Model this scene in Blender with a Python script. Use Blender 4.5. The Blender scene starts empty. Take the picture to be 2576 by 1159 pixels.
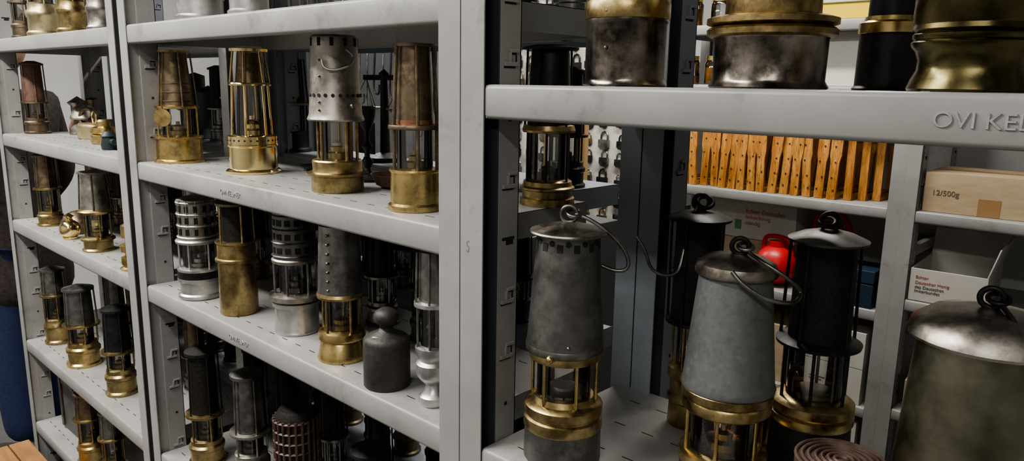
import bpy, math, random
from mathutils import Vector, Matrix
random.seed(4)
H=1.5          # eye height above floor; all "lvl" values below are relative to it
LA,LB,LC,LD,LE=.112,-.18,-.46,-.873,-1.17
YF,YR=.62,.93  # front / rear of the main rack
# ------------------------------------------------------------------ materials
MATS={}
def nt(name):
    m=bpy.data.materials.new(name); m.use_nodes=True
    n=m.node_tree; return m,n,n.nodes['Principled BSDF']
def mat(name,c1,c2=None,rough=.5,rough2=None,metal=0.,scale=30.,bump=0.,lo=.35,hi=.7,stretch=None,coat=0.,grime=None):
    m,n,b=nt(name); L=n.links
    c2=c2 or c1; rough2=rough if rough2 is None else rough2
    tc=n.nodes.new('ShaderNodeTexCoord'); mp=n.nodes.new('ShaderNodeMapping')
    if stretch: mp.inputs['Scale'].default_value=stretch
    L.new(tc.outputs['Object'],mp.inputs['Vector'])
    no=n.nodes.new('ShaderNodeTexNoise'); no.inputs['Scale'].default_value=scale; no.inputs['Detail'].default_value=6; no.inputs['Roughness'].default_value=.65
    L.new(mp.outputs[0],no.inputs['Vector'])
    r=n.nodes.new('ShaderNodeValToRGB'); r.color_ramp.elements[0].position=lo; r.color_ramp.elements[1].position=hi
    r.color_ramp.elements[0].color=(*c1,1); r.color_ramp.elements[1].color=(*c2,1)
    L.new(no.outputs['Fac'],r.inputs[0]); col=r.outputs[0]
    if grime:
        g=n.nodes.new('ShaderNodeTexNoise'); g.inputs['Scale'].default_value=grime[1]; g.inputs['Detail'].default_value=8; g.inputs['Roughness'].default_value=.75
        L.new(mp.outputs[0],g.inputs['Vector'])
        gr=n.nodes.new('ShaderNodeValToRGB'); gr.color_ramp.elements[0].position=grime[2]; gr.color_ramp.elements[1].position=grime[3]
        L.new(g.outputs['Fac'],gr.inputs[0])
        mx=n.nodes.new('ShaderNodeMix'); mx.data_type='RGBA'; mx.inputs['B'].default_value=(*grime[0],1)
        L.new(gr.outputs[0],mx.inputs['Factor']); L.new(col,mx.inputs['A']); col=mx.outputs['Result']
    L.new(col,b.inputs['Base Color'])
    mr=n.nodes.new('ShaderNodeMapRange'); mr.inputs['From Min'].default_value=lo; mr.inputs['From Max'].default_value=hi
    mr.inputs['To Min'].default_value=rough; mr.inputs['To Max'].default_value=rough2
    L.new(no.outputs['Fac'],mr.inputs['Value']); L.new(mr.outputs[0],b.inputs['Roughness'])
    b.inputs['Metallic'].default_value=metal; b.inputs['Coat Weight'].default_value=coat
    if bump:
        n2=n.nodes.new('ShaderNodeTexNoise'); n2.inputs['Scale'].default_value=scale*6; n2.inputs['Detail'].default_value=4
        L.new(mp.outputs[0],n2.inputs['Vector'])
        bp=n.nodes.new('ShaderNodeBump'); bp.inputs['Strength'].default_value=bump; bp.inputs['Distance'].default_value=.002
        L.new(n2.outputs['Fac'],bp.inputs['Height']); L.new(bp.outputs[0],b.inputs['Normal'])
    MATS[name]=m; return m
GR=((.15,.142,.13),14,.56,.78)
mat('grey_enamel',(.27,.268,.26),(.34,.336,.325),.34,.5,scale=6,bump=.03,grime=GR)
mat('grey_enamel_unlit',(.17,.19,.215),(.22,.245,.27),.4,.55,scale=8)  # blue-grey enamel, darkened so rear uprights and racks look unlit
mat('slot_dark',(.02,.02,.02),rough=.9)
mat('recess_shade',(.035,.04,.045),(.05,.055,.062),.6,scale=8)  # near-black colour painted in as the shade inside the upright's recess
mat('emboss',(.25,.245,.24),(.47,.465,.45),rough=.45,scale=60)
mat('emboss_dark',(.17,.17,.165),(.26,.26,.25),rough=.45,scale=60)
mat('brass',(.50,.37,.15),(.72,.56,.27),.22,.40,1,40,.03,grime=((.19,.135,.065),22,.50,.72))
mat('brass_polished',(.82,.65,.32),(.94,.78,.42),.09,.2,1,25)
mat('brass_aged',(.30,.225,.10),(.58,.46,.235),.27,.48,1,45,.05,grime=((.12,.09,.055),20,.48,.72))
mat('bronze',(.15,.115,.08),(.32,.25,.17),.35,.55,1,35,.05,grime=((.06,.045,.03),18,.5,.7))
mat('copper',(.42,.2,.11),(.58,.32,.2),.3,.4,1,35)
mat('steel',(.15,.145,.135),(.36,.35,.33),.28,.48,1,30,.04)
mat('steel_mottled',(.045,.038,.03),(.46,.41,.36),.20,.40,1,20,.03,.36,.72)
mat('gunmetal',(.13,.128,.122),(.23,.227,.215),.34,.48,.8,30,.03,grime=((.05,.047,.042),14,.50,.72))
mat('tin',(.27,.245,.215),(.52,.49,.44),.32,.55,1,28,.05,grime=((.14,.105,.075),18,.50,.68))
mat('zinc',(.135,.145,.145),(.185,.195,.195),.48,.6,.35,110,.08,grime=((.25,.255,.25),40,.6,.8))
mat('alum',(.48,.475,.46),(.68,.67,.65),.3,.5,.95,30,.05)
mat('black_iron',(.010,.010,.010),(.028,.027,.026),.35,.6,.4,40,.1)
mat('dark_mesh',(.014,.013,.012),(.05,.045,.04),.5,.7,.6,300,.4)
mat('iron_weight',(.05,.045,.042),(.08,.075,.068),.45,.6,.4,120,.25)
mat('olive_steel',(.17,.165,.115),(.28,.27,.20),.28,.45,1,18,.03)
mat('olive_brass',(.055,.05,.025),(.15,.125,.055),.22,.42,1,25,.03)
mat('rust',(.10,.05,.035),(.19,.12,.085),.6,.8,.3,40,.3)
mat('rust_rim',(.06,.035,.027),(.15,.10,.078),.4,.6,.4,40,.2)
mat('pale_brass',(.48,.41,.24),(.62,.54,.35),.35,.5,1,60)
mat('wick_white',(.75,.72,.65),rough=.8)
mat('concrete',(.08,.08,.078),(.13,.125,.12),.7,.85,scale=5,bump=.1)
mat('plaster',(.56,.56,.55),(.64,.64,.63),.8,.9,scale=3,bump=.05)
mat('plaster_dark',(.30,.295,.285),(.34,.335,.325),.8,.9,scale=3,bump=.05)
mat('ceiling_paint',(.42,.42,.41),(.46,.46,.45),.9,scale=3)
mat('cardboard',(.40,.30,.19),(.50,.39,.26),.8,.9,scale=12,stretch=(1,1,4))
mat('tape_brown',(.33,.20,.09),rough=.35)
mat('white_card',(.52,.50,.46),(.60,.58,.53),.6,.7,scale=10)
mat('ink',(.05,.05,.05),rough=.7)
mat('ink_grey',(.13,.11,.09),rough=.7)
mat('ink_red',(.50,.10,.08),rough=.7)
mat('ink_green',(.10,.28,.15),rough=.7)
mat('pine',(.34,.13,.022),(.68,.34,.08),.4,.55,scale=10,stretch=(6,6,.8),coat=.2,bump=.05,grime=((.14,.05,.012),50,.52,.64))
mat('ply',(.50,.33,.16),(.62,.43,.23),.6,.7,scale=7,stretch=(5,5,.6))
mat('orange_wood',(.27,.13,.05),(.38,.20,.08),.5,.6,scale=9,stretch=(1,6,6))
mat('red_plastic',(.50,.012,.015),(.60,.025,.025),.35,.45,scale=4)
mat('blue_plastic',(.012,.028,.055),(.017,.038,.07),.4,.5,scale=5)
mat('bluewhite',(.35,.5,.75),(.7,.75,.8),.4,scale=30)
mat('yellow_plastic',(.7,.5,.03),rough=.4)
mat('honey',(.6,.28,.04),rough=.15)
mat('grey_cabinet',(.07,.075,.08),(.09,.095,.10),.5,.6,scale=6)
mat('grey_box',(.10,.10,.095),(.17,.165,.16),.45,.6,.5,14,.1)
mat('machine_teal',(.015,.025,.027),(.03,.045,.05),.45,.6,.3,20,.1)
mat('jacket',(.02,.015,.014),(.06,.045,.04),.9,.95,scale=60,bump=.3)
mat('jeans',(.008,.015,.055),(.017,.03,.09),.85,.9,scale=90,bump=.2)
mat('skin',(.55,.32,.23),(.60,.37,.27),.5,.6,scale=15)
mat('hair',(.05,.03,.02),(.09,.05,.03),.6,.7,scale=60,bump=.4)
mat('eye_white',(.75,.73,.70),rough=.3)
mat('shoe',(.03,.025,.02),rough=.5)
mat('blue_paint',(.05,.16,.35),rough=.6)
def glass():
    m=bpy.data.materials.new('glass'); m.use_nodes=True; n=m.node_tree; n.nodes.clear()
    o=n.nodes.new('ShaderNodeOutputMaterial'); mx=n.nodes.new('ShaderNodeMixShader')
    t=n.nodes.new('ShaderNodeBsdfTransparent'); t.inputs[0].default_value=(.95,.955,.94,1)
    g=n.nodes.new('ShaderNodeBsdfGlossy'); g.inputs['Roughness'].default_value=.06
    lw=n.nodes.new('ShaderNodeLayerWeight'); lw.inputs[0].default_value=.5
    n.links.new(lw.outputs['Fresnel'],mx.inputs[0]); n.links.new(t.outputs[0],mx.inputs[1]); n.links.new(g.outputs[0],mx.inputs[2]); n.links.new(mx.outputs[0],o.inputs[0])
    MATS['glass']=m
glass()
def emis(name,c,s):
    m=bpy.data.materials.new(name); m.use_nodes=True; b=m.node_tree.nodes['Principled BSDF']
    b.inputs['Emission Color'].default_value=(*c,1); b.inputs['Emission Strength'].default_value=s; MATS[name]=m
emis('tube_glow',(1,.98,.94),8)
# ------------------------------------------------------------------ mesh builder
class MB:
    def __init__(s): s.v=[];s.f=[];s.m=[];s.names=[]
    def mi(s,n):
        if n not in s.names: s.names.append(n)
        return s.names.index(n)
    def lathe(s,m,pts,seg=36,c=(0,0),caps=True,M=None):
        b=len(s.v);k=s.mi(m)
        for r,z in pts:
            for i in range(seg):
                a=2*math.pi*i/seg; p=Vector((c[0]+r*math.cos(a),c[1]+r*math.sin(a),z))
                s.v.append(M@p if M else p)
        for j in range(len(pts)-1):
            for i in range(seg):
                a=b+j*seg+i;d=b+j*seg+(i+1)%seg
                s.f.append((a,d,d+seg,a+seg));s.m.append(k)
        if caps:
            s.f.append(tuple(b+i for i in reversed(range(seg))));s.m.append(k)
            e=b+(len(pts)-1)*seg
            s.f.append(tuple(e+i for i in range(seg)));s.m.append(k)
    def tube(s,m,pts,r,seg=8,closed=False):
        pts=[Vector(p) for p in pts];n=len(pts);b=len(s.v);k=s.mi(m);up=None
        for i,p in enumerate(pts):
            if closed: t=pts[(i+1)%n]-pts[i-1]
            else: t=pts[min(i+1,n-1)]-pts[max(i-1,0)]
            t.normalize()
            if up is None: up=t.orthogonal().normalized()
            up=(up-t*up.dot(t)).normalized(); w=t.cross(up)
            for j in range(seg):
                a=2*math.pi*j/seg; s.v.append(p+(up*math.cos(a)+w*math.sin(a))*r)
        for i in range(n if closed else n-1):
            for j in range(seg):
                a=b+i*seg+j;c=b+i*seg+(j+1)%seg;d=b+((i+1)%n)*seg+(j+1)%seg;e=b+((i+1)%n)*seg+j
                s.f.append((a,c,d,e));s.m.append(k)
        if not closed:
            s.f.append(tuple(b+j for j in reversed(range(seg))));s.m.append(k)
            s.f.append(tuple(b+(n-1)*seg+j for j in range(seg)));s.m.append(k)
    def box(s,m,x0,x1,y0,y1,z0,z1,M=None,bev=0):
        b=len(s.v);k=s.mi(m)
        for z in(z0,z1):
            for x,y in((x0,y0),(x1,y0),(x1,y1),(x0,y1)):
                p=Vector((x,y,z)); s.v.append(M@p if M else p)
        for q in((0,3,2,1),(4,5,6,7),(0,1,5,4),(1,2,6,5),(2,3,7,6),(3,0,4,7)):
            s.f.append(tuple(b+i for i in q));s.m.append(k)
    def prism(s,m,poly,a0,a1,fn):
        b=len(s.v);k=s.mi(m);n=len(poly)
        for a in(a0,a1):
            for p in poly: s.v.append(Vector(fn(a,*p)))
        for i in range(n):
            s.f.append((b+i,b+(i+1)%n,b+n+(i+1)%n,b+n+i));s.m.append(k)
        s.f.append(tuple(b+i for i in reversed(range(n))));s.m.append(k)
        s.f.append(tuple(b+n+i for i in range(n)));s.m.append(k)
    def sphere(s,m,c,r,seg=20,sc=(1,1,1)):
        pts=[(max(r*math.sin(math.pi*i/10),1e-5),-r*math.cos(math.pi*i/10)) for i in range(11)]
        M=Matrix.Translation(c)@Matrix.Diagonal((*sc,1))
        s.lathe(m,pts,seg,M=M)
    def build(s,name,loc=(0,0,0),rot=0,parent=None,bevel=0,ang=38):
        me=bpy.data.meshes.new(name); me.from_pydata([tuple(v) for v in s.v],[],s.f)
        for n in s.names: me.materials.append(MATS[n])
        for p,k in zip(me.polygons,s.m): p.material_index=k; p.use_smooth=True
        import bmesh
        bm=bmesh.new();bm.from_mesh(me);bmesh.ops.recalc_face_normals(bm,faces=bm.faces);bm.to_mesh(me);bm.free()
        me.set_sharp_from_angle(angle=math.radians(ang))
        o=bpy.data.objects.new(name,me);bpy.context.collection.objects.link(o)
        o.location=loc;o.rotation_euler[2]=rot
        if parent:o.parent=parent
        if bevel:
            md=o.modifiers.new('bevel','BEVEL');md.width=bevel;md.segments=2;md.limit_method='ANGLE'
        return o
def empty(name,loc=(0,0,0),rot=0):
    o=bpy.data.objects.new(name,None);bpy.context.collection.objects.link(o);o.location=loc;o.rotation_euler[2]=rot;return o
def spline(pts,n=8,closed=False):
    P=[Vector(p) for p in pts];o=[];N=len(P)
    rng=range(N) if closed else range(N-1)
    for i in rng:
        if closed:a,b,c,d=P[i-1],P[i],P[(i+1)%N],P[(i+2)%N]
        else:a,b,c,d=P[max(i-1,0)],P[i],P[i+1],P[min(i+2,N-1)]
        for j in range(n):
            t=j/n
            o.append(.5*((2*b)+(c-a)*t+(2*a-5*b+4*c-d)*t*t+(3*b-a-3*c+d)*t**3))
    if not closed:o.append(P[-1])
    return o
def text(body,size,loc,rot,m,name,parent=None,ext=.0004,xs=1.,align='LEFT'):
    cu=bpy.data.curves.new(name,'FONT');cu.body=body;cu.size=size;cu.extrude=ext;cu.align_x=align
    t=bpy.data.objects.new(name,cu);bpy.context.collection.objects.link(t)
    bpy.context.view_layer.update()
    me=bpy.data.meshes.new_from_object(t.evaluated_get(bpy.context.evaluated_depsgraph_get()))
    bpy.data.objects.remove(t)
    o=bpy.data.objects.new(name,me);bpy.context.collection.objects.link(o)
    me.materials.clear();me.materials.append(MATS[m])
    o.location=loc;o.rotation_euler=rot;o.scale=(xs,1,1)
    if parent:o.parent=parent
    return o
# ------------------------------------------------------------------ racks
def shelf(par,nm,x0,x1,yf,yr,lvl,lip=.04,slots=True,m='grey_enamel'):
    b=MB();z=H+lvl;t=.0015
    r=.005
    out=[(yr,z-lip),(yr,z-r),(yr-r*.3,z-r*.3),(yr-r,z),(yf+r,z),(yf+r*.3,z-r*.3),(yf,z-r),(yf,z-lip+r),(yf+r*.3,z-lip+r*.3),(yf+r,z-lip),(yf+.016,z-lip)]
    inn=[(yf+.016,z-lip+t),(yf+r,z-lip+t),(yf+t,z-lip+r),(yf+t,z-r),(yf+r,z-t),(yr-r,z-t),(yr-t,z-r),(yr-t,z-lip)]
    poly=out+inn;n=len(poly);k=b.mi(m)
    for x in(x0,x1):
        for p in poly:b.v.append(Vector((x,p[0],p[1])))
    for i in range(n):
        b.f.append((i,(i+1)%n,n+(i+1)%n,n+i));b.m.append(k)
    for x in(x0,x1-.0015):
        b.box(m,x,x+.0015,yf+.001,yr-.001,z-lip+.001,z-.001)
    if slots:
        x=x0+.03
        while x<x1-.03:
            for j,yy in enumerate((yf+.035,yf+.11,yf+.185,yf+.26)):
                b.box('slot_dark',x+(j%2)*.02,x+(j%2)*.02+.018,yy,yy+.0018,z-.0005,z+.00025)
            x+=.045
    return b.build(nm,parent=par,ang=50)
def post(par,nm,x0,x1,y0,y1,face,z0=0,z1=H+.85,m='grey_enamel',wm=None):
    """C-section upright. face=+1: closed side toward +x, hook slots on it; -1 the opposite"""
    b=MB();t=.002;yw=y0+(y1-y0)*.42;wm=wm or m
    xo=x1 if face>0 else x0; xi=xo-face*(.022 if wm!=m else .008)  # web with painted shade also sits deeper, for a darker stripe
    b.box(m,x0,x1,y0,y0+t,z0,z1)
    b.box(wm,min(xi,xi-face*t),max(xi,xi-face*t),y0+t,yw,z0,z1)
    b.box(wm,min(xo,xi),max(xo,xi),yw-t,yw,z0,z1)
    b.box(m,min(xo,xo-face*t),max(xo,xo-face*t),yw,y1,z0,z1)
    b.box(m,x0,x1,y1-t,y1,z0,z1)
    z=z0+.05;i=0
    ym=(yw+y1)/2
    def sd(a):
        return (min(xo,xo+face*a),max(xo,xo+face*a))
    while z<z1-.03:
        if i%5==2:
            a,c=sd(.0006);b.box('slot_dark',a,c,ym-.011,ym+.011,z,z+.004);b.box('slot_dark',a,c,ym-.004,ym+.009,z-.006,z)
        elif i%5==4:
            a,c=sd(.0006);b.box('slot_dark',a,c,ym-.0025,ym+.0025,z,z+.005)
        else:
            a,c=sd(.003)
            b.box(m,a,c,ym-.002,ym+.012,z+.008,z+.012)
            b.box(m,a,c,ym-.012,ym+.010,z-.008,z-.003)
            b.box(m,a,c,ym-.004,ym-.001,z-.003,z+.008)
            a,c=sd(.0006)
            b.box('slot_dark',a,c,ym+.000,ym+.010,z+.0055,z+.008);b.box('slot_dark',a,c,ym-.012,ym+.008,z-.0105,z-.008);b.box('slot_dark',a,c,ym+.008,ym+.0105,z-.003,z+.0055)
        z+=.074;i+=1
    return b.build(nm,parent=par,bevel=.0006,ang=50)
XR=-.7073;XL=XR-1;XLL=XL-.11-1;XRR=-.6255
def bay(name,x0,x1,yf,yr,levels,lip=.04,m='grey_enamel',pm=None,slots=True,skip=()):
    e=empty(name,((x0+x1)/2,(yf+yr)/2,0));pm=pm or m
    obs=[]
    for i,l in enumerate(levels): obs.append(shelf(None,'shelf_%d'%(i+1),x0,x1,yf,yr,l,lip,slots,m))
    wm='recess_shade' if 'pair' in skip else None  # right bay only: shade painted onto the post webs
    for j,(a,c,f) in enumerate(((x0-.040,x0-.001,1),(x1+.001,x1+.040,-1))):
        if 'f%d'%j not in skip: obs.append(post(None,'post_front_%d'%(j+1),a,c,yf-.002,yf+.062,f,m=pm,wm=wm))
        if 'r%d'%j not in skip: obs.append(post(None,'post_rear_%d'%(j+1),a,c,yr-.06,yr+.004,f,m=pm))
        if 'r%d'%j not in skip and 'f%d'%j not in skip:
            b=MB()
            for z in(.15,1.0,2.2): b.box(pm,a+.01,a+.03,yf+.06,yr-.058,z,z+.03)
            obs.append(b.build('tie_%d'%(j+1)))
    if 'pair' in skip:
        obs.append(post(None,'post_rear_1',x0-.014,x0+.022,yr-.01,yr+.055,1,m='grey_enamel_unlit',wm=wm))
        obs.append(post(None,'post_rear_2',x0+.024,x0+.058,yr-.01,yr+.065,1,m='grey_enamel_unlit',wm=wm))
    for o in obs:
        o.parent=e;o.matrix_parent_inverse=Matrix.Translation(-Vector(e.location))
    return e
main=bay('steel_shelving_rack',XL,XR,YF,YR,(LA+.30,LA,LB,LC,LD,LE),skip=('r1',))
left=bay('steel_shelving_rack',XLL,XL-.11,YF,YR,(LA+.30,LA,LB,LC,LD,LE))
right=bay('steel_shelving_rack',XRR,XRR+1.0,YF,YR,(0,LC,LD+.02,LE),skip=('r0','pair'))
bk1=bay('steel_shelving_rack',XL,-.80,.965,1.15,(LA+.30,LA,LB,LC,LD,LE),m='grey_enamel_unlit',slots=False,skip=('r1','f1'))
bk2=bay('steel_shelving_rack',XLL,XL-.11,.965,1.15,(LA+.30,LA,LB,LC,LD,LE),m='grey_enamel_unlit',slots=False)
YB=2.4
far1=bay('steel_shelving_rack',-1.50,-.685,YB,YB+.4,(.75,.215,.012,-.348,-.674,-1.0,-1.3),lip=.035,slots=False)
far2=bay('steel_shelving_rack',-.605,.40,YB,YB+.4,(.75,.215,-.348,-.62,-.975,-1.3),lip=.035,slots=False)
tx=math.radians(90)
def parent_keep(o,e):
    o.parent=e;o.matrix_parent_inverse=Matrix.Translation(-Vector(e.location))
for body,s,x,l,e in(('OVI KELMER',.0135,-1.318,LB-.026,main),('OVI KELMER',.0135,-1.318,LC-.026,main),('OVI KELMER',.0165,-.153,-.0255,right)):
    o=text(body,s,(x,YF-.0002,H+l),(tx,0,0),'emboss','embossed_lettering',ext=.0009,xs=1.05);parent_keep(o,e)
o=text('5',.022,(XR+.052,YF-.0022,H-.205),(tx,0,0),'emboss_dark','chalk_number',ext=.0001,xs=.6);parent_keep(o,right)
# ------------------------------------------------------------------ lamps
def lamp(X,Y,lvl,S,ops,name='miners_safety_lamp',rot=.75,r0=None,seg=40,center=False,VF=.965):
    b=MB()
    r=r0 if r0 else max(p[0] for p in ops[0][2])
    r*=S
    if center: cx,cy=X,Y
    else:
        q=math.hypot(X,Y)
        cx,cy=X+r*X/q,Y+r*Y/q
        cy=max(cy,YF+.006+r)
    def P(x,y,z):return Vector((x*S,y*S,z*S*VF))
    for o in ops:
        k=o[0]
        if k=='l': b.lathe(o[1],[(max(a*S,1e-5),h*S*VF) for a,h in o[2]],seg)
        elif k=='g':
            b.lathe('glass',[(o[1]*S,o[2]*S*VF),(o[3]*S,o[4]*S*VF)],seg,caps=False)
        elif k=='r':
            _,m,n,a0,h0,a1,h1,rr=o[:8];ph=o[8] if len(o)>8 else .4
            for i in range(n):
                t=2*math.pi*i/n+ph
                b.tube(m,[P(a0*math.cos(t),a0*math.sin(t),h0),P(a1*math.cos(t),a1*math.sin(t),h1)],rr*S,8)
        elif k=='dots':
            _,m,n,a,h,s=o[:6]
            for i in range(n):
                t=2*math.pi*i/n
                M=Matrix.Translation(P(a*math.cos(t),a*math.sin(t),h))@Matrix.Rotation(t,4,'Z')@Matrix.Rotation(math.pi/2,4,'Y')
                b.lathe(m,[(s*S,-S*.8),(s*S,S*.6)],12,M=M)
        elif k=='slots':
            _,m,n,a,h,w,hh=o[:7]
            for i in range(n):
                t=2*math.pi*(i+.5)/n
                M=Matrix.Translation(P(a*math.cos(t),a*math.sin(t),h))@Matrix.Rotation(t,4,'Z')
                b.box(m,-1.2*S,.8*S,-w*S/2,w*S/2,-hh*S/2,hh*S/2,M=M)
        elif k=='col':
            _,m,ang,pts,s=o
            for a,h in pts: b.sphere(m,P(a*math.cos(ang),a*math.sin(ang),h),s*S,10)
        elif k=='b':
            _,m,h,w=o
            b.lathe(m,[(w*S,h*S*VF),(w*S,(h+w*.5)*S*VF),(w*.55*S,(h+w*.6)*S*VF),(w*.55*S,(h+w*1.0)*S*VF),(w*.2*S,(h+w*1.15)*S*VF),(w*.2*S,(h+w*1.5)*S*VF)],20)
        elif k=='w':
            _,m,pts,rr=o[:4];cl=len(o)>4
            b.tube(m,[P(*q) for q in spline(pts,8,cl)],rr*S,10,cl)
        elif k=='disc':
            _,m,x,y,z,rr=o
            M=Matrix.Translation(P(x,y,z))@Matrix.Rotation(math.pi/2,4,'X')
            b.lathe(m,[(rr*S,-1.5*S),(rr*S,1.5*S)],28,M=M)
        elif k=='plate':
            _,m,x,y,z,rx,ry=o
            M=Matrix.Translation(P(x,y,z))@Matrix.Diagonal((rx*S,ry*S,1,1))
            b.lathe(m,[(1,-.5*S),(1,1.2*S)],28,M=M)
        elif k=='rib':
            _,m,n,a0,h0,a1,h1,rr=o
            for i in range(n):
                u=i/(n-1);b.lathe(m,[((a0+(a1-a0)*u-1)*S,(h0+(h1-h0)*u-rr)*S*VF),((a0+(a1-a0)*u+rr)*S,(h0+(h1-h0)*u)*S*VF),((a0+(a1-a0)*u-1)*S,(h0+(h1-h0)*u+rr)*S*VF)],seg,caps=False)
    return b.build(name,(cx,cy,H+lvl+.0004),rot)
def ring(cx,cz,rr,y=0,n=10,tilt=0.):
    return [(cx+rr*math.cos(2*math.pi*i/n),y+rr*math.sin(2*math.pi*i/n)*math.sin(tilt),cz+rr*math.sin(2*math.pi*i/n)*math.cos(tilt)) for i in range(n)]
# --- shelf B, main bay
lamp(-1.617,.676,LB,.00086,[('l','brass',[(62,0),(62,5),(56,9),(55,60),(60,64),(60,68),(44,71)]),('r','brass',6,46,68,46,142,2.6),('g',37,70,37,142),('b','brass_aged',70,24),
 ('l','brass',[(43,140),(53,141),(53,147),(41,150)]),('l','bronze',[(41,149),(40,165),(35,225),(30,284),(0,286)]),('r','bronze',5,49,146,38,286,2.4),('l','brass_aged',[(40,284),(41,289),(0,291)]),
 ('disc','brass',-14,-52,118,22),('w','brass',[(-14,-48,142),(-14,-53,150),(-10,-50,230)],1.2),('rib','bronze',3,41,160,37,205,1.5)])
lamp(-1.340,.700,LB,.00077,[('l','brass_polished',[(68,0),(69,5),(66,8),(60,11),(60,68),(64,72),(64,75),(62,77),(62,97),(58,100),(30,101)]),('dots','slot_dark',26,62,87,2.6),
 ('l','brass_polished',[(31,100),(31,112),(27,115),(18,117),(18,126),(23,129),(20,133),(6,140),(5,150)]),('g',37,100,31,228),('r','brass_polished',6,50,98,44,229,3.2),
 ('l','brass_polished',[(36,227),(52,228),(53,232),(51,236),(36,238)]),('l','bronze',[(35,236),(28,312),(0,313)]),('r','brass',6,48,236,38,316,3),('l','brass_polished',[(47,315),(48,322),(30,328),(0,330)])],rot=.9)
lamp(-1.018,.675,LB,.00065,[('l','brass_aged',[(65,0),(67,3),(66,40),(70,43),(79,45),(79,50),(64,53),(62,60),(63,80),(60,84),(42,87)]),('g',41,85,41,184),('r','brass_aged',5,52,84,52,186,4),
 ('b','brass',87,30),('l','wick_white',[(13,120),(13,128)]),('l','tin',[(50,184),(70,186),(72,190),(70,195),(66,205),(61,300),(58,398),(52,404),(0,406)]),
 ('dots','slot_dark',22,64.5,252,4.6),('slots','slot_dark',11,58.3,386,9,20),('col','steel',4.3,[(67,215),(66,235),(63,300),(61,340)],3),
 ('w','alum',[(40,-46,368),(56,-40,350),(50,-55,328),(15,-68,316),(-8,-70,322),(-14,-68,340)],3),('col','tin',5.6,[(66,225)],7)])
lamp(-.799,.656,LB,.00056,[('l','brass',[(70,0),(71,6),(70,14),(64,20),(63,100),(67,104),(66,109),(44,112)]),('g',46,108,46,214),('r','bronze',5,57,108,57,214,5,1.2),('b','brass_aged',112,30),
 ('l','bronze',[(46,212),(67,214),(68,220),(66,225),(44,228)]),('l','copper',[(48,226),(48,238)]),('l','bronze',[(46,232),(43,330),(39,425),(0,428)]),('r','bronze',5,58,222,48,428,5,1.2),('l','bronze',[(52,424),(52,432),(0,436)])])
lamp(-2.008,1.0,LB,.00109,[('l','brass_aged',[(37,0),(37,18),(32,22),(32,46),(26,49)]),('g',24,48,24,120),('r','brass_aged',5,30,48,30,122,2),('l','brass_aged',[(24,119),(36,121),(36,126),(26,128)]),('l','gunmetal',[(28,127),(23,225),(0,228)]),('r','bronze',5,33,124,27,226,1.8)])
lamp(-1.70,1.0,LB,.00099,[('l','black_iron',[(45,0),(45,8),(38,12),(38,52),(40,56),(30,58)]),('g',29,56,29,124),('r','black_iron',6,36,56,36,126,2.4),('l','bronze',[(30,123),(44,125),(44,131),(30,133)]),('l','black_iron',[(31,132),(27,245),(0,248)]),('r','black_iron',6,40,130,32,246,2)])
lamp(-.735,.865,LB,.00060,[('l','brass_aged',[(70,0),(71,5),(70,18),(64,22),(66,38),(70,42),(70,46),(64,50),(62,62),(54,66),(46,80)]),('g',52,66,52,190),('r','black_iron',6,58,60,58,192,3),('b','black_iron',66,32),
 ('l','brass_aged',[(54,188),(66,190),(68,196),(64,208),(54,210)]),('l','black_iron',[(55,209),(48,390),(46,400)]),('l','black_iron',[(70,400),(71,405),(40,412),(0,414)]),('r','black_iron',5,62,206,58,402,3)],center=True)
lamp(-1.11,.80,LB,.00073,[('l','black_iron',[(44,0),(45,6),(20,14),(10,24),(8,34),(15,46),(15,52),(7,62),(7,78),(14,90),(7,104),(7,128),(16,146),(22,170),(24,192),(18,194),(0,186)])],name='iron_candlestick')
lamp(-.985,.775,LB,.00073,[('l','rust',[(40,0),(56,8),(66,30),(70,34),(66,34),(52,13),(0,10)])],name='rusty_iron_bowl')
lamp(-1.30,.82,LB,.0009,[('l','black_iron',[(20,0),(36,5),(44,12),(41,12),(30,7),(0,5)])],name='iron_dish')
b=MB()
b.lathe('black_iron',[(.05,0),(.05,.01),(.012,.02),(.008,.19),(.012,.20),(0.001,.21)],20)
b.box('black_iron',-.075,.075,-.004,.004,.185,.197)
for x in(-.068,.068):
    for a in range(3):
        t=a*2.1;b.tube('steel',[(x,0,.19),(x+.035*math.cos(t),.035*math.sin(t),.12)],.001,5)
    b.lathe('tin',[(.02,.112),(.04,.122),(.038,.123),(.001,.114)],24,c=(x,0))
b.box('black_iron',-.03,.03,-.053,-.05,.02,.09)
bs=b.build('balance_scale',(-1.40,1.06,H+LB+.0004),.0)
o=text('8',.03,(-.008,-.054,.04),(tx,0,0),'white_card','dial_number',parent=bs)
b=MB();b.lathe('white_card',[(.024,0),(.026,.004),(.026,.085),(.02,.092),(.02,.1),(.001,.101)],28);b.build('white_ceramic_jar',(-1.545,1.04,H+LB+.0004))
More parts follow.
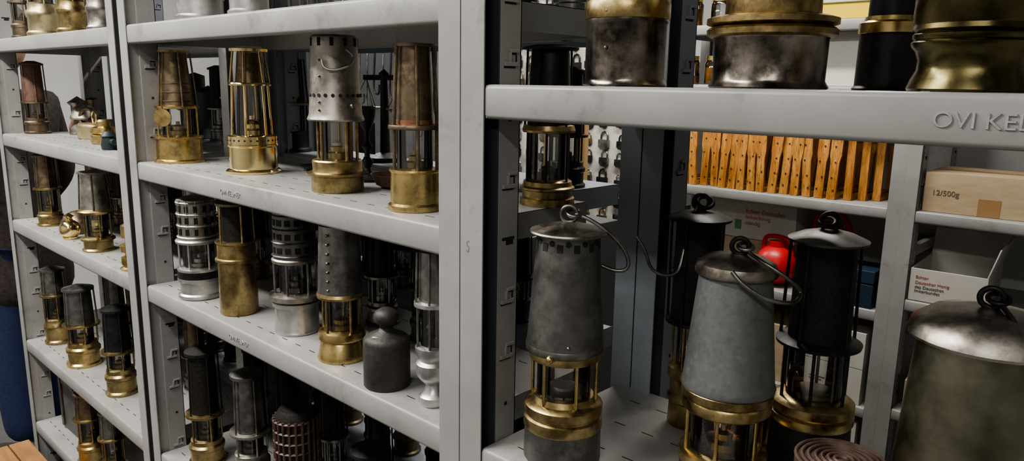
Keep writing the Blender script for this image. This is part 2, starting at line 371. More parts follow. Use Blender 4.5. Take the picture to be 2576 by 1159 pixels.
# --- shelf C, main bay
lamp(-1.505,.653,LC,.00084,[('l','alum',[(52,0),(55,4),(54,10),(49,14),(49,42),(54,46),(54,55)]),('l','black_iron',[(53,55),(53,74)]),('l','alum',[(53,74),(54,80),(38,83)]),('g',38,80,38,148),('r','alum',6,46,78,46,150,2.6),('b','alum',80,22),
 ('l','alum',[(40,146),(53,148),(54,154),(50,158)]),('l','tin',[(46,157),(45,262),(30,268),(0,270)]),('rib','alum',4,47,165,46,255,2.5),('slots','black_iron',13,46.5,180,9,16),('slots','black_iron',13,46.2,210,9,16),('slots','black_iron',13,46,240,9,16),('slots','alum',13,46,225,2,70)])
lamp(-1.346,.658,LC,.00079,[('l','brass_aged',[(45,0),(47,3),(46,138),(52,142),(52,148),(47,151),(46,186),(50,190),(50,194),(36,196)]),('l','dark_mesh',[(37,195),(35,290),(0,292)]),('r','brass_aged',5,44,194,42,290,2.6),('l','bronze',[(45,288),(45,294),(0,300)])])
lamp(-1.164,.677,LC,.00073,[('l','alum',[(55,0),(57,6),(55,11),(54,70),(60,74),(60,84),(54,87)]),('l','tin',[(52,87),(66,91),(67,104),(52,108)]),('g',40,106,40,190),('r','steel',6,51,106,51,191,3.4),('b','steel',108,26),
 ('l','tin',[(44,188),(56,190),(57,198),(53,202)]),('l','gunmetal',[(53,201),(51,322),(34,330),(0,332)]),('rib','steel',4,54,210,52,316,2.5),('slots','black_iron',14,53,226,14,15),('slots','black_iron',14,52.6,262,14,15),('slots','black_iron',14,52,298,14,15)])
lamp(-.992,.657,LC,.00066,[('l','brass',[(62,0),(63,6),(60,14),(54,46),(50,52),(60,56),(61,62),(58,76),(50,80),(44,82)]),('l','brass',[(34,82),(34,94),(20,96),(20,106),(6,112)]),('g',41,82,41,168),('r','brass_aged',5,50,80,50,170,3.5),
 ('l','brass_aged',[(44,167),(59,169),(61,175),(58,183),(48,186)]),('l','steel',[(57,184),(54,250),(50,360),(34,372),(0,374)]),('col','steel',-1.9,[(56.5,196+i*24) for i in range(7)],4)])
lamp(-.850,.630,LC,.00060,[('l','iron_weight',[(58,0),(60,3),(60,122),(58,130),(50,138),(22,150),(16,158),(18,166),(28,174),(32,184),(32,194),(26,204),(14,211),(0,213)]),('plate','white_card',-22,-34,141.5,9,6)],name='cast_iron_weight')
lamp(-.755,.650,LC,.00055,[('l','alum',[(36,0),(40,8),(38,24),(24,38),(20,56),(34,70),(44,84),(46,100),(46,118),(36,126),(42,138),(48,150),(48,166),(36,172)]),('g',34,170,34,280),('r','steel',6,42,168,42,282,3.4),('l','alum',[(36,278),(50,282),(50,292),(36,296)]),('l','steel',[(38,294),(36,430),(0,434)]),('r','steel',6,46,290,42,430,3)])
def gl(X,Y,lvl,S,hw,Ht,bm='brass_aged',tm='black_iron',base=.22,gt=.42,fl=1.15,n=5,nm='miners_safety_lamp',top=.7,seg=28):
    h1=Ht*base;h2=Ht*gt;g=hw*.66
    return lamp(X,Y,lvl,S,[('l',bm,[(hw,0),(hw*1.02,h1*.1),(hw*.9,h1*.16),(hw*.9,h1*.55),(hw*.98,h1*.6),(hw*.98,h1*.72),(hw*.86,h1*.8),(hw*.86,h1*.95),(g*1.02,h1)]),
     ('g',g,h1,g,h2),('r',bm,n,hw*.84,h1*.95,hw*.84,h2,hw*.055),('b',bm,h1,hw*.45),('l',bm,[(g,h2-1),(hw*fl*.93,h2),(hw*fl*.93,h2+Ht*.02),(g,h2+Ht*.03)]),
     ('l',tm,[(hw*.78,h2+Ht*.03),(hw*top,Ht*.94),(0.1,Ht*.945)]),('r',tm,n,hw*.92,h2+Ht*.02,hw*(top+.14),Ht*.95,hw*.05),('l',tm,[(hw*(top+.2),Ht*.94),(hw*(top+.2),Ht*.965),(hw*.3,Ht),(0.1,Ht)])],nm,seg=seg)
gl(-1.561,.668,LD,.00091,44,320,'brass_aged','dark_mesh')
gl(-1.395,.690,LD,.00084,48,330,'tin','steel',.3,.46)
lamp(-1.205,.690,LD,.0008,[('l','dark_mesh',[(56,0),(56,60),(52,64),(52,290),(40,310),(0,312)]),('r','rust_rim',22,54,62,54,290,4),('rib','rust_rim',9,55,70,55,285,3)])
gl(-.98,.70,LD,.00075,54,330,'steel','black_iron',.3,.5)
gl(-.83,.67,LD,.0007,54,380,'brass_aged','black_iron')
for i,x in enumerate((-1.62,-1.47,-1.28,-1.12,-.90,-.76)): gl(x,.82,LD,.0008,40,300+20*(i%3),('bronze','black_iron','steel')[i%3],'black_iron',seg=20)
for i,(x,m1) in enumerate(((-1.58,'bronze'),(-1.43,'black_iron'),(-1.26,'black_iron'),(-1.10,'steel'),(-.97,'black_iron'))):
    gl(x,.82,LC,.0008,40,290+8*(i%3),m1,'black_iron',seg=20)
gl(-.86,.80,LC,.0007,44,330,'steel','steel',.3,.5)
for l in(LC,LB,LD,LA):
    for i in range(8):
        x=XL+.08+i*.115
        if l==LB and i in(0,1,2,3,4,5,6): continue
        gl(x,1.02,l,.00085,40,(250 if l!=LD else 330)+10*(i%3),random.choice(['black_iron','bronze','steel']),'black_iron',seg=16)
for l in(LC,LB,LD,LE):
    for i in range(8):
        x=XLL+.08+i*.12
        if l==LB and i in(2,3,4,7): continue
        gl(x,1.02,l,.00085,40,250+10*(i%3),random.choice(['black_iron','bronze','steel']),'black_iron',seg=16)
gl(-1.44,.66,LA,.00078,62,330,'alum','steel',.3,.5)
gl(-1.25,.66,LA,.00072,52,330,'alum','steel',.3,.5)
for x,r in((-1.08,.035),(-1.0,.036),(-.92,.036)):
    b=MB();b.lathe('glass',[(r,0),(r*1.02,.01),(r*1.02,.085),(r*.8,.1)],28);b.lathe('tin',[(r*.84,.1),(r*.84,.115),(0.001,.116)],28)
    b.build('glass_jar',(x,.675,H+LA+.001))
# --- left bay
gl(-2.74,.70,LB,.00125,30,190,'bronze','rust')
gl(-2.12,.78,LB,.0010,42,245,'bronze','black_iron',.1,.3)
b=MB();b.lathe('pale_brass',[(.048,0),(.049,.03),(.05,.034),(.048,.04),(.044,.042),(.044,.045),(0.001,.046)],36);b.tube('brass',ring(0,.062,.018,0,14),.003,8,True);b.build('brass_tin',(-2.46,.78,H+LB+.001))
b=MB();b.lathe('brass',[(.034,0),(.036,.004),(.036,.022),(.03,.026),(.036,.03),(.034,.044),(.02,.048),(.02,.06),(.014,.066),(0.001,.067)],32);b.build('brass_burner',(-2.245,.735,H+LB+.001))
b=MB();b.lathe('machine_teal',[(.018,0),(.02,.01),(.016,.03),(.02,.034),(.01,.045),(.001,.046)],20);b.tube('machine_teal',[(.0,0,.02),(.04,0,.02)],.008,10);b.build('iron_valve',(-2.05,.68,H+LB+.001))
b=MB();b.lathe('tin',[(.04,.05),(.042,.055),(.03,.085),(.01,.1),(.001,.1)],24);b.tube('rust',spline([(-.06,0,.02),(-.03,0,.05),(.02,0,.05),(.06,0,.02),(.07,.0,.01)],6),.01,10)
b.lathe('tin',[(.03,0),(.03,.02),(.02,.05),(.02,.09),(.03,.1),(.001,.12)],20,c=(-.05,.02));b.lathe('bronze',[(.025,0),(.025,.05),(.012,.06),(.012,.11),(.02,.115),(.001,.12)],20,c=(-.0,.03));b.tube('bronze',ring(.05,.05,.035,-.03,16),.006,8,True)
b.lathe('bronze',[(.03,0),(.03,.05)],20,c=(.05,.02));b.build('carbide_lamp_parts',(-2.61,.80,H+LB+.001),.4)
b=MB();b.box('machine_teal',-.13,.13,-.05,.05,0,.03);b.lathe('machine_teal',[(.05,.03),(.05,.12),(.03,.15),(.03,.19),(.001,.2)],24);b.tube('machine_teal',[(-.12,0,.1),(.12,0,.1)],.025,14);b.lathe('machine_teal',[(.04,.03),(.04,.14),(.001,.16)],20,c=(.09,0));b.build('cast_iron_pump',(-2.385,1.06,H+LB+.002),0)
gl(-2.605,.675,LC,.00125,30,190,'brass_aged','bronze',.2,.5)
b=MB();b.sphere('brass_polished',(0,0,.028),.028,28);b.lathe('brass_polished',[(.012,.05),(.008,.06),(.014,.066),(.001,.075)],20);b.lathe('brass_polished',[(.02,0),(.02,.006)],20);b.build('brass_ball_finial',(-2.372,.66,H+LC+.001))
b=MB();b.lathe('bronze',[(.05,0),(.05,.008),(.047,.03),(.036,.05),(.018,.062),(.001,.066)],32);b.build('bronze_bell_dome',(-2.465,.71,H+LC+.001))
gl(-2.322,.72,LC,.00114,22,220,'brass_aged','bronze')
lamp(-2.123,.655,LC,.00106,[('l','brass_aged',[(37,0),(38,4),(34,8),(34,26),(40,29),(40,34),(34,37),(24,40)]),('g',25,38,25,98),('r','brass_aged',5,31,36,31,100,2.2),('b','brass',40,16),('l','brass_aged',[(26,98),(40,100),(42,106),(36,112),(30,113)]),('l','tin',[(33,112),(31,140),(27,205),(0,207)]),('r','bronze',4,36,110,30,206,2),('l','tin',[(36,205),(36,209),(0,214)])])
lamp(-1.86,.640,LC,.00095,[('l','brass',[(26,0),(28,5),(20,10),(24,16),(24,34),(14,38),(14,46),(24,50),(25,66),(12,72),(12,84),(20,88),(20,120),(8,126),(0,130)])],name='brass_valve_fitting')
gl(-2.685,.683,LD,.00132,31,205,'brass_aged','steel',.33,.62)
gl(-2.405,.674,LD,.00122,40,215,'brass','gunmetal',.30,.5)
gl(-2.103,.675,LD,.00111,38,240,'brass_aged','black_iron',.3,.48)
for i,x in enumerate((-2.6,-2.42,-2.2,-2.0)): gl(x,.84,LD,.0011,32,215,('bronze','steel')[i%2],('gunmetal','bronze')[i%2],seg=16)
for i,x in enumerate((-2.62,-2.46,-2.28,-2.1,-1.95)): gl(x,.84,LC,.0010,32,215,'bronze',('steel','black_iron')[i%2],seg=16)
gl(-2.36,.655,LE,.00121,33,200,'brass_aged','bronze',.3,.6)
gl(-2.18,.66,LE,.0012,29,200,'brass_aged','steel',.3,.6)
b=MB();b.box('grey_box',-.10,.10,0,.14,0,.235);b.box('grey_box',-.105,.105,-.005,.145,.235,.25)
for s in(-.085,.085-.012): b.box('steel',s,s+.012,-.008,-.001,.01,.24)
b.box('steel',-.05,.05,-.009,-.002,.17,.20);b.tube('steel',spline([(-.05,.07,.25),(-.03,.07,.28),(.03,.07,.28),(.05,.07,.25)],6),.005,8);b.build('metal_battery_case',(-2.62,.68,H+LE+.002),.02,bevel=.003)
b=MB()
for i in range(3): b.box('orange_wood',-.3,.3,i*.062,i*.062+.058,.28,.30)
for sx in(-.3,.282): b.box('orange_wood',sx,sx+.018,0,.182,0,.28)
b.box('orange_wood',-.28,.28,0,.015,.04,.27);b.box('orange_wood',-.28,.28,.167,.182,.04,.27);b.build('wooden_crate',(-2.46,.40,.0),0,bevel=.002)
gl(-2.62,.66,LA,.00125,26,200,'bronze','tin')
gl(-2.42,.66,LA,.0012,36,200,'pale_brass','brass',.4,.5)
gl(-2.18,.66,LA,.0011,34,200,'brass_aged','steel',.4,.5)
gl(-1.98,.66,LA,.0010,30,200,'tin','steel',.4,.5)
# --- right bay, upper shelf
lamp(-.486,.70,0,.000435,[('l','steel_mottled',[(104,0),(108,4),(104,10),(102,20),(102,155),(105,162),(104,170)]),('l','brass_aged',[(106,170),(108,178),(108,209),(103,218),(103,300),(96,310)]),('l','steel',[(85,305),(72,520)]),('col','bronze',-2.2,[(104,95),(104,185)],5)],center=True)
lamp(-.338,.740,0,.000380,[('l','steel_mottled',[(150,0),(155,4),(150,12),(144,22),(146,132),(150,138)]),('l','brass_aged',[(155,136),(166,142),(167,156),(160,162),(150,166),(168,172),(168,186),(150,192)]),('l','brass_aged',[(118,190),(122,202),(120,306),(90,326)]),('l','steel',[(90,320),(80,560)])],center=True)
lamp(-.262,.862,0,.000395,[('l','black_iron',[(82,0),(84,5),(78,12),(76,150)]),('l','brass',[(72,150),(80,155),(80,182),(70,188),(66,200)]),('l','black_iron',[(60,198),(56,450)])],center=True)
lamp(-.148,.69,0,.000323,[('l','olive_brass',[(132,0),(136,6),(128,30),(118,52),(116,78),(124,100),(134,112),(136,122),(130,128),(134,134),(134,142),(128,148),(134,154),(132,166),(136,172),(134,300)]),('l','black_iron',[(120,300),(100,700)])],center=True)
# --- right bay, lower shelf
lamp(-.513,.643,LC,.00048,[('l','gunmetal',[(98,0),(101,5),(100,88)]),('plate','gunmetal',0,-99,50,8,4),('l','brass_aged',[(100,88),(103,93),(103,118),(97,122),(97,126),(102,130),(102,152),(96,158),(84,162),(78,176)]),('l','alum',[(60,176),(60,184),(30,188),(30,196)]),('slots','slot_dark',14,60.5,181,5,6),('g',70,170,70,274),('r','brass',6,82,160,82,275,4.5,.9),
 ('l','brass_aged',[(72,272),(90,275),(92,284),(88,296),(80,300)]),('l','steel',[(97,296),(101,300),(102,312),(99,318)]),('col','brass',-1.95,[(102,298)],10),('col','steel',-1.5,[(99,330)],5),('l','gunmetal',[(100,316),(98,330),(80,565),(78,598),(70,604)]),
 ('slots','slot_dark',12,79.7,572,15,20),('dots','slot_dark',12,79,583,7.5),('l','tin',[(95,598),(98,602),(96,606),(68,614),(35,622),(12,626),(0,626)]),('plate','brass_aged',-48,-14,617,22,11),
 ('w','steel',ring(0,646,20,0,12),5,1),('w','steel',ring(12,648,17,0,12,1.2),5,1),('w','steel',[(15,0,646),(50,-6,634),(95,-10,606),(135,-12,566),(150,-14,531),(142,-14,511),(115,-10,508),(85,-6,518)],5)],rot=.69,VF=1.0)
lamp(-.462,.848,LC,.00055,[('l','brass_aged',[(46,0),(50,6),(48,60),(54,66),(54,78),(48,84),(48,120),(56,126),(54,150),(40,160)]),('g',36,156,36,262),('r','brass_aged',5,47,150,47,264,3),('b','brass_aged',160,24),('l','black_iron',[(50,260),(68,264),(68,272),(56,276)]),('l','dark_mesh',[(56,275),(55,510),(0,512)]),('r','black_iron',5,64,270,66,516,3.2),('l','black_iron',[(74,514),(75,520),(45,532),(0,538)]),
 ('w','black_iron',ring(0,556,18,0,12),5,1),('w','black_iron',ring(10,556,18,0,12,.9),5,1),('w','steel',[(-8,-5,548),(-30,-20,500),(-38,-40,440),(-50,-60,400),(-80,-70,392),(-112,-72,408),(-130,-72,450),(-150,-70,480)],4)],rot=.6,VF=1.02)
lamp(-.372,.774,LC,.00046,[('l','steel',[(105,0),(110,5),(108,50)]),('l','brass',[(108,50),(112,56),(112,80),(100,86),(84,90)]),('g',84,88,84,196),('r','brass',6,98,84,98,200,5,.3),('l','brass_aged',[(84,196),(106,200),(112,206),(112,226),(108,232),(114,238),(116,258),(110,264)]),('b','brass',88,42),
 ('l','zinc',[(116,262),(118,268),(114,280),(90,545),(88,562)]),('l','tin',[(92,558),(99,562),(101,570),(95,588),(70,604),(30,612),(0,614)]),
 ('w','black_iron',ring(5,632,20,0,12),6,1),('w','steel',ring(18,632,17,0,12,1.2),5.5,1),('w','steel',[(20,-6,622),(60,-60,606),(120,-70,570),(145,-60,540),(128,-90,522),(70,-110,530),(15,-112,560),(-15,-104,590)],5)],rot=.5,VF=.98,center=True)
lamp(-.308,.872,LC,.00049,[('l','black_iron',[(94,0),(98,5),(94,132)]),('l','brass_aged',[(96,132),(99,138),(99,154),(92,158),(98,164),(98,184),(88,192),(72,198)]),('l','alum',[(50,196),(50,208),(20,212)]),('g',66,196,66,326),('r','black_iron',6,80,192,80,330,4),('l','black_iron',[(70,326),(98,330),(100,338),(84,346)]),
 ('l','dark_mesh',[(72,344),(68,578),(0,580)]),('r','black_iron',5,90,336,84,586,4),('l','gunmetal',[(90,584),(92,590),(60,604),(20,614),(0,615)]),('w','black_iron',ring(0,632,20,0,12),6,1),('w','black_iron',ring(-6,630,17,0,12,1.1),5,1)],rot=.4,center=True,VF=1.0)
lamp(-.128,.80,LC,.00040,[('l','olive_steel',[(172,0),(176,10),(168,200),(145,560),(142,585)]),('rib','olive_steel',3,178,150,176,180,5),('l','tin',[(150,580),(166,584),(170,592),(160,620),(120,650),(60,662),(0,666)]),('w','black_iron',ring(0,690,24,0,12),7,1),('w','black_iron',ring(14,690,22,0,12,1.2),6,1),('w','steel',[(15,0,680),(40,-60,660),(70,-110,610),(110,-150,560),(170,-150,530)],6)],center=True,rot=.25,VF=.98)
b=MB()
b.lathe('rust_rim',[(.041,0),(.044,.006),(.044,.084),(.041,.088),(.001,.088)],48)
for r in(.043,.037,.031,.024,.018,.012,.006): b.tube('rust_rim',[(r*math.cos(t*math.pi/18),r*math.sin(t*math.pi/18),.089) for t in range(36)],.0020,8,True)
b.build('coiled_lid_canister',(-.228,.742,H+LC+.001))
b=MB();b.lathe('copper',[(.026,0),(.03,.01),(.031,.04),(.028,.07),(.018,.085),(.001,.088)],32);b.build('copper_pot',(-.392,.885,H+LC+.001))
# ------------------------------------------------------------------ far rack contents
b=MB()
x=-1.47;i=0
while x<-.86:
    tl=random.uniform(-.09,.09);w=.038
    M=Matrix.Translation((x,YB+.015+random.uniform(0,.025),H-.348+.001))@Matrix.Rotation(tl*.7,4,'Y')
    hh=.285+random.uniform(-.006,.006)
    pol=[(-w*.36,0),(w*.36,0),(w*.36,hh*.42),(w*.47,hh*.50),(w*.47,hh),(-w*.47,hh),(-w*.47,hh*.50),(-w*.36,hh*.42)]
    for y0 in(0,.33):
        b.prism('pine',pol,y0,y0+.01,lambda a,px,pz:M@Vector((px,a,pz)))
    b.box('pine',-w*.36,w*.36,.01,.33,.0,.012,M=M);b.box('pine',-w*.3,w*.3,-.008,.348,hh,hh+.014,M=M)
    for hz in(.03,.07,.12,.17,.22): b.lathe('slot_dark',[(.0028,0),(.0028,.001)],8,M=M@Matrix.Translation((random.uniform(-.007,.007),-.0008,hz))@Matrix.Rotation(math.pi/2,4,'X'))
    x+=.037+random.uniform(-.002,.005);i+=1
for k in range(3):
    M=Matrix.Translation((-.825+k*.035,YB+.06+.03*k,H-.347))
    b.box('pine',-.012,.012,0,.012,0,.27,M=M);b.box('pine',-.012,.012,.28,.292,0,.27,M=M);b.box('pine',-.012,.012,.012,.28,0,.012,M=M);b.box('pine',-.012,.012,.012,.28,.255,.27,M=M)
b.build('beehive_frames')
def carton(name,loc,rot,w,d,h,m='cardboard',open_=False):
    e=MB()
    if open_:
        t=.004
        e.box(m,-w/2,w/2,0,t,0,h);e.box(m,-w/2,w/2,d-t,d,0,h);e.box(m,-w/2,-w/2+t,t,d-t,0,h);e.box(m,w/2-t,w/2,t,d-t,0,h);e.box(m,-w/2,w/2,0,d,0,t)
        M=Matrix.Translation((0,d-t,h))@Matrix.Rotation(-.35,4,'X');e.box(m,-w/2,w/2,0,t,0,h*.9,M=M)
        M=Matrix.Translation((w/2-t,0,h))@Matrix.Rotation(.25,4,'Y');e.box('white_card',0,t,0,d,0,h*.9,M=M)
    else:
        e.box(m,-w/2,w/2,0,d,0,h*.995);e.box(m,-w/2,w/2,0,d/2-.001,h*.995,h);e.box(m,-w/2,w/2,d/2+.001,d,h*.995,h)
        e.box('tape_brown' if m=='cardboard' else m,-w/2-.0005,w/2+.0005,d/2-.025,d/2+.025,h,h+.0005)
    return e.build(name,loc,rot,bevel=.0015)
c=carton('cardboard_box',(-.445,YB+.03,H-.347),.04,.30,.26,.115)
text('12/500g',.022,(-.13,-.0006,.05),(tx,0,0),'ink_grey','print_quantity',parent=c)
bb=MB();bb.box('tape_brown',-.01,.045,-.001,0,.0,.05);bb.build('tape_patch',parent=c)
c=carton('honey_carton',(-1.235,YB+.17,H-.545),.0,.42,.21,.135,'white_card')
for k,(t_,zz) in enumerate((('Echter Deutscher',.095),('Imkerhonig',.073),('ständig',.051))): text(t_,.021,(.02,-.0006,zz),(tx,0,0),'ink_red','print_line',parent=c)
bb=MB();bb.box('ink_green',-.02,.005,-.001,0,.03,.065);bb.build('green_label',parent=c)
carton('cardboard_box',(-1.235,YB+.17,H-.673),.0,.40,.21,.126)
c=carton('honey_carton',(-.50,YB+.01,H-.619),.05,.20,.28,.10,'white_card',True)
for k,(t_,zz) in enumerate((('Echter',.07),('Deutscher Honig',.054),('des Deutschen',.040),('Imkerbundes',.028))): text(t_,.013,(-.085,-.0006,zz),(tx,0,0),'ink_red' if k<2 else 'ink_grey','print_line',parent=c)
for k,(x,l,hh) in enumerate(((-.80,-.999,.12),(-.80,-.878,.12),(-.80,-1.299,.12),(-.80,-1.178,.12))):
    c=carton('honey_carton',(x,YB+.01,H+l),0,.19,.3,hh-.001,'white_card')
    bb=MB();bb.box('ink_green',.0,.03,-.001,0,.045,.085);bb.box('ink_grey',-.07,-.02,-.001,0,.06,.063);bb.box('ink_grey',-.07,-.03,-.001,0,.05,.053);bb.build('green_label',parent=c)
carton('cardboard_box',(-1.12,YB+.02,H-.999),.0,.3,.3,.2)
carton('cardboard_box',(-.48,YB+.02,H-.974),.1,.2,.3,.1)
carton('white_carton',(-.2,YB+.06,H-.974),.0,.25,.3,.16,'white_card')
carton('white_carton',(.12,YB+.06,H-.619),.1,.25,.3,.14,'white_card')
b=MB();b.sphere('red_plastic',(0,0,.072),.072,28,(1,1,1));b.lathe('red_plastic',[(.03,.13),(.03,.155),(.001,.157)],20);b.tube('red_plastic',spline([(-.05,0,.12),(-.04,0,.165),(.03,0,.165),(.055,0,.115)],6),.008,10);b.build('red_plastic_canister',(-1.045,YB+.078,H-.673))
b=MB();b.sphere('red_plastic',(0,0,.085),.085,28,(1,1,1.1));b.lathe('red_plastic',[(.035,.17),(.035,.21),(.001,.211)],20);b.tube('red_plastic',spline([(-.06,0,.15),(-.05,0,.23),(.04,0,.23),(.07,0,.14)],6),.01,10);b.build('red_plastic_canister',(-.925,YB+.24,H-.665))
b=MB();b.box('blue_plastic',-.10,.10,0,.14,0,.075);b.box('blue_plastic',-.102,.102,-.002,.142,.08,.12);b.tube('steel',spline([(-.03,-.01,.1),(-.025,-.03,.1),(.025,-.03,.1),(.03,-.01,.1)],6),.004,8);b.build('blue_toolbox',(-.80,YB+.005,H-.673),bevel=.004)
b=MB()
b.lathe('bluewhite',[(.03,0),(.062,0),(.062,.045),(.03,.045),(.03,0)],32,caps=False);b.lathe('red_plastic',[(.0621,.012),(.0625,.016),(.0621,.02)],32,caps=False);b.build('roll_of_tape',(-.22,YB+.08,H-.619))
b=MB();b.box('yellow_plastic',-.06,.06,-.01,.01,.0,.022);b.box('black_iron',-.09,.02,-.012,.012,.01,.03);b.tube('black_iron',[(.05,0,.012),(.12,0,.02)],.006,8);b.build('utility_knife',(-.21,YB+.05,H-.347),.5,bevel=.002)
for i,(x,l) in enumerate(((-1.42,.013),(-1.34,.013),(-1.24,.013),(-1.42,.216),(-1.33,.216),(-1.24,.216),(-1.14,.216),(-1.04,.216))):
    b=MB();b.lathe('glass',[(.032,0),(.034,.005),(.034,.075),(.028,.085)],24);b.lathe('honey',[(.031,.003),(.031,.03+.03*(i%2)),(.001,.031+.03*(i%2))],24);b.lathe('brass',[(.031,.085),(.031,.1),(.001,.101)],24);b.build('honey_jar',(x,YB+.06+.03*(i%3),H+l))
carton('white_carton',(-.90,YB+.08,H+.013),0,.34,.26,.17,'white_card')
carton('white_carton',(-.42,YB+.05,H+.216),0,.3,.26,.2,'white_card')
b=MB();b.box('yellow_plastic',-.11,.11,0,.2,0,.05);b.box('white_card',-.115,.115,-.005,.205,.05,.09);b.build('yellow_storage_box',(-.84,YB+.03,H+.216),bevel=.003)
carton('white_carton',(.10,YB+.1,H-.347),0,.3,.25,.14,'white_card')
b=MB()
b.box('white_card',-.62,.24,0,.012,-.75,.45);b.box('ply',-.66,-.62,-.01,.02,-.78,.48)
for ix in range(10):
    for iz in range(15):
        x=-.56+ix*.08+random.uniform(-.01,.01);z=-.70+iz*.078+random.uniform(-.008,.008);s=random.uniform(.016,.026)
        m=random.choice(['black_iron','bronze','steel','black_iron'])
        M=Matrix.Translation((x,-.008,z))
        b.prism(m,[(-s,-s*1.2),(-s*.5,-s*1.7),(s*.5,-s*1.7),(s,-s*1.2),(s,0),(-s,0)],-.008,.004,lambda a,px,pz:M@Vector((px,a,pz)))
        b.tube(m,[(x+q[0]*s,-.006,z+q[1]*s) for q in((-.65,0),(-.65,.7),(-.4,1.15),(0,1.3),(.4,1.15),(.65,.7),(.65,0))],s*.17,6)
b.build('padlock_display_board',(-1.82,2.50,H+.02))
b=MB();b.box('ply',-.16,.015,-.02,.0,-.80,.04);b.box('ply',-.18,.03,-.04,.02,-.84,-.80);b.box('white_card',-.15,-.03,-.022,-.02,-.75,.02)
b.tube('blue_paint',spline([(-.14,-.023,-.05),(-.11,-.023,-.02),(-.08,-.023,-.06),(-.05,-.023,-.04)],6),.006,6)
b.box('ply',-.085,-.05,-.02,.0,-1.5,-.84);b.box('ply',-.2,.1,-.12,.1,-1.5,-1.47);b.build('wooden_sign_stand',(-1.50,1.95,H))
b=MB()
b.box('grey_cabinet',-.9,.9,0,.015,-.5,.4)
for i in range(24):
    x=-.85+i*.073;L_=random.uniform(.15,.45);zt=random.uniform(.1,.35)
    b.tube(random.choice(['black_iron','steel']),spline([(x,-.01,zt),(x,-.04,zt+.02),(x+.005,-.05,zt-L_*.4),(x-.01,-.05,zt-L_),(x+.03,-.05,zt-L_-.03),(x+.04,-.05,zt-L_+.02)],5),.006,7)
b.build('tool_hanging_board',(-3.55,2.60,H))
for x in(-2.4,-1.6):
    b=MB();b.box('grey_cabinet',-.38,.38,0,.4,.05,1.12);b.box('grey_cabinet',-.36,-.005,-.012,0,.08,1.09);b.box('grey_cabinet',.005,.36,-.012,0,.08,1.09);b.tube('steel',[(-.03,-.03,.6),(-.03,-.03,.72)],.005,8);b.tube('steel',[(.03,-.03,.6),(.03,-.03,.72)],.005,8);b.box('black_iron',-.36,.36,.02,.38,0,.05);b.build('steel_cabinet',(x,1.36,0),bevel=.003)
# ------------------------------------------------------------------ room
def wall(name,m,x0,x1,y0,y1,z0,z1):
    b=MB();b.box(m,x0,x1,y0,y1,z0,z1);return b.build(name)
X0,X1,Y0,Y1,ZC=-5.2,2.0,-1.6,2.95,2.75
wall('floor','concrete',X0,X1,Y0,Y1,-.1,0)
wall('ceiling','ceiling_paint',X0,X1,Y0,Y1,ZC,ZC+.1)
wall('wall_back','plaster',X0,X1,Y1,Y1+.1,0,ZC)
wall('wall_front','plaster_dark',X0,X1,Y0-.1,Y0,0,ZC)
wall('wall_left','plaster',X0-.1,X0,Y0,Y1,0,ZC)
wall('wall_right','plaster_dark',X1,X1+.1,Y0,Y1,0,ZC)
def fixture(x,y,L_,power,col=(1,.965,.915)):
    b=MB();b.box('alum',-L_/2,L_/2,-.07,.07,-.05,0);b.tube('tube_glow',[(-L_/2+.02,-.03,-.065),(L_/2-.02,-.03,-.065)],.013,10);b.tube('tube_glow',[(-L_/2+.02,.03,-.065),(L_/2-.02,.03,-.065)],.013,10)
    e=b.build('fluorescent_ceiling_light',(x,y,ZC))
    l=bpy.data.lights.new('tube_lamp','AREA');l.shape='RECTANGLE';l.size=L_;l.size_y=.12;l.energy=power;l.color=col
    o=bpy.data.objects.new('tube_lamp',l);bpy.context.collection.objects.link(o);o.location=(0,0,-.09);o.parent=e
fixture(-2.9,-.25,1.2,40);fixture(-1.5,-.3,1.2,33)
fixture(.6,-1.1,1.2,14)  # unseen front fill, added to brighten the right bay's lamps and posts
fixture(-1.2,1.75,1.2,26,(1,.95,.87));fixture(-3.2,1.95,1.2,18)
# ------------------------------------------------------------------ person
def skinned(name,verts,edges,rad,m,parent,sub=2,root=0):
    me=bpy.data.meshes.new(name);me.from_pydata(verts,edges,[]);me.materials.append(MATS[m])
    o=bpy.data.objects.new(name,me);bpy.context.collection.objects.link(o);o.parent=parent
    s=o.modifiers.new('skin','SKIN');s.use_smooth_shade=True
    for i,r in enumerate(rad):
        rr=r if isinstance(r,tuple) else (r,r)
        me.skin_vertices[0].data[i].radius=rr;me.skin_vertices[0].data[i].use_root=(i==root)
    q=o.modifiers.new('sub','SUBSURF');q.levels=sub;q.render_levels=sub
    return o
pe=empty('person',(-3.27,.74,0),-.9)
skinned('jeans',[(0,0,.90),(.09,0,.84),(.10,.0,.48),(.10,.02,.10),(-.09,0,.84),(-.11,-.04,.48),(-.12,.0,.10)],[(0,1),(1,2),(2,3),(0,4),(4,5),(5,6)],[(.12,.10),.095,.085,.075,.095,.085,.075],'jeans',pe)
skinned('coat',[(0,0,.60),(0,0,.8),(0,0,1.0),(0,0,1.2),(0,0,1.38),(0,0,1.45),(.19,0,1.40),(.25,.02,1.12),(.24,-.12,.92),(-.19,0,1.40),(-.25,.02,1.12),(-.23,-.14,.94)],[(0,1),(1,2),(2,3),(3,4),(4,5),(4,6),(6,7),(7,8),(4,9),(9,10),(10,11)],[(.23,.17),(.21,.15),(.18,.13),(.18,.12),(.17,.11),.07,.07,.055,.045,.07,.055,.045],'jacket',pe)
skinned('neck',[(0,0,1.42),(0,-.01,1.54)],[(0,1)],[.055,.05],'skin',pe)
b=MB();b.sphere('skin',(0,0,1.63),.1,28,(.78,.95,1.2));b.sphere('skin',(0,-.098,1.615),.016,12,(.8,1,1.4))
b.sphere('skin',(.08,0,1.62),.022,12,(.4,.9,1.3));b.sphere('skin',(-.08,0,1.62),.022,12,(.4,.9,1.3))
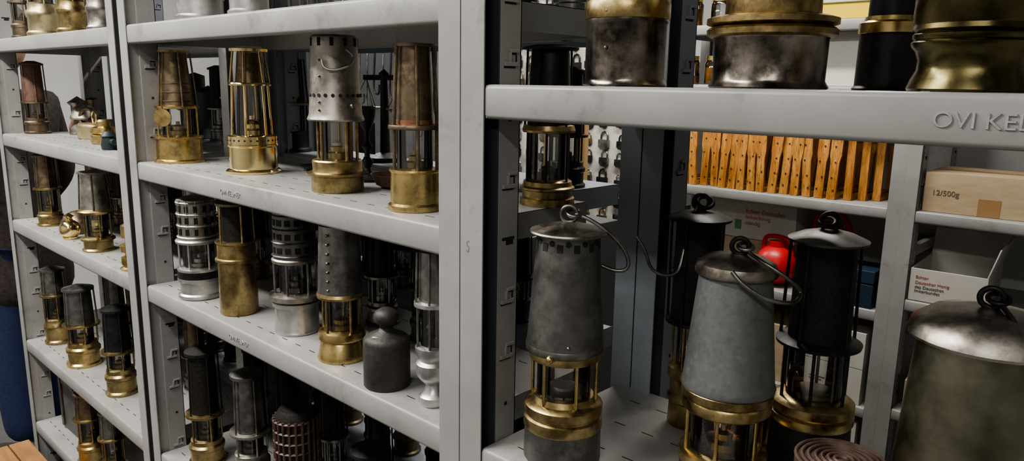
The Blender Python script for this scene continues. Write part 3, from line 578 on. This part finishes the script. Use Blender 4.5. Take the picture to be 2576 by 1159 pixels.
for x in(-.03,.03): b.sphere('eye_white',(x,-.082,1.64),.012,12);b.sphere('hair',(x,-.093,1.64),.005,8)
b.box('rust',-.022,.022,-.094,-.08,1.575,1.581);b.sphere('hair',(0,.015,1.665),.105,24,(.82,.95,1.05))
b.build('head',parent=pe)
for s in(1,-1):
    wx,wy,wz=(.24,-.12,.92) if s>0 else (-.23,-.14,.94)
    skinned('palm',[(wx,wy,wz),(wx,wy-.03,wz-.04),(wx,wy-.05,wz-.08)],[(0,1),(1,2)],[.026,(.016,.036),(.014,.034)],'skin',pe)
    for k in range(4):
        yy=wy-.05+(-.027+k*.018);L_=(.065,.075,.07,.055)[k]
        skinned('finger_%d'%(k+1),[(wx,yy,wz-.075),(wx-s*.004,yy-.006,wz-.09-L_*.5),(wx-s*.018,yy-.006,wz-.09-L_)],[(0,1),(1,2)],[.009,.0085,.007],'skin',pe)
    skinned('thumb',[(wx,wy-.05,wz-.04),(wx-s*.01,wy-.085,wz-.07),(wx-s*.015,wy-.09,wz-.10)],[(0,1),(1,2)],[.012,.010,.008],'skin',pe)
    b=MB();b.sphere('shoe',(s*.105,-.05,.045),.05,16,(1,2.6,.9));b.build('shoe_%d'%(1 if s>0 else 2),parent=pe)
# ------------------------------------------------------------------ camera, world
w=bpy.data.worlds.new('w');bpy.context.scene.world=w;w.use_nodes=True
w.node_tree.nodes['Background'].inputs[0].default_value=(.5,.55,.6,1);w.node_tree.nodes['Background'].inputs[1].default_value=.1
cd=bpy.data.cameras.new('camera');cd.lens=26.0;cd.sensor_width=36;cd.clip_start=.02
co=bpy.data.objects.new('camera',cd);bpy.context.collection.objects.link(co)
f_,p,y,r=1860.5,.1944,.7514,.0168
fw=Vector((-math.sin(y)*math.cos(p),math.cos(y)*math.cos(p),-math.sin(p)));rt=Vector((math.cos(y),math.sin(y),0));up=rt.cross(fw)
r2=rt*math.cos(r)+up*math.sin(r);u2=up*math.cos(r)-rt*math.sin(r)
M=Matrix((r2,u2,-fw)).transposed().to_4x4();M.translation=Vector((0,0,H));co.matrix_world=M
bpy.context.scene.camera=co
bpy.context.scene.view_settings.view_transform='AgX'
bpy.context.scene.view_settings.look='AgX - Medium High Contrast'
bpy.context.scene.view_settings.exposure=0.6
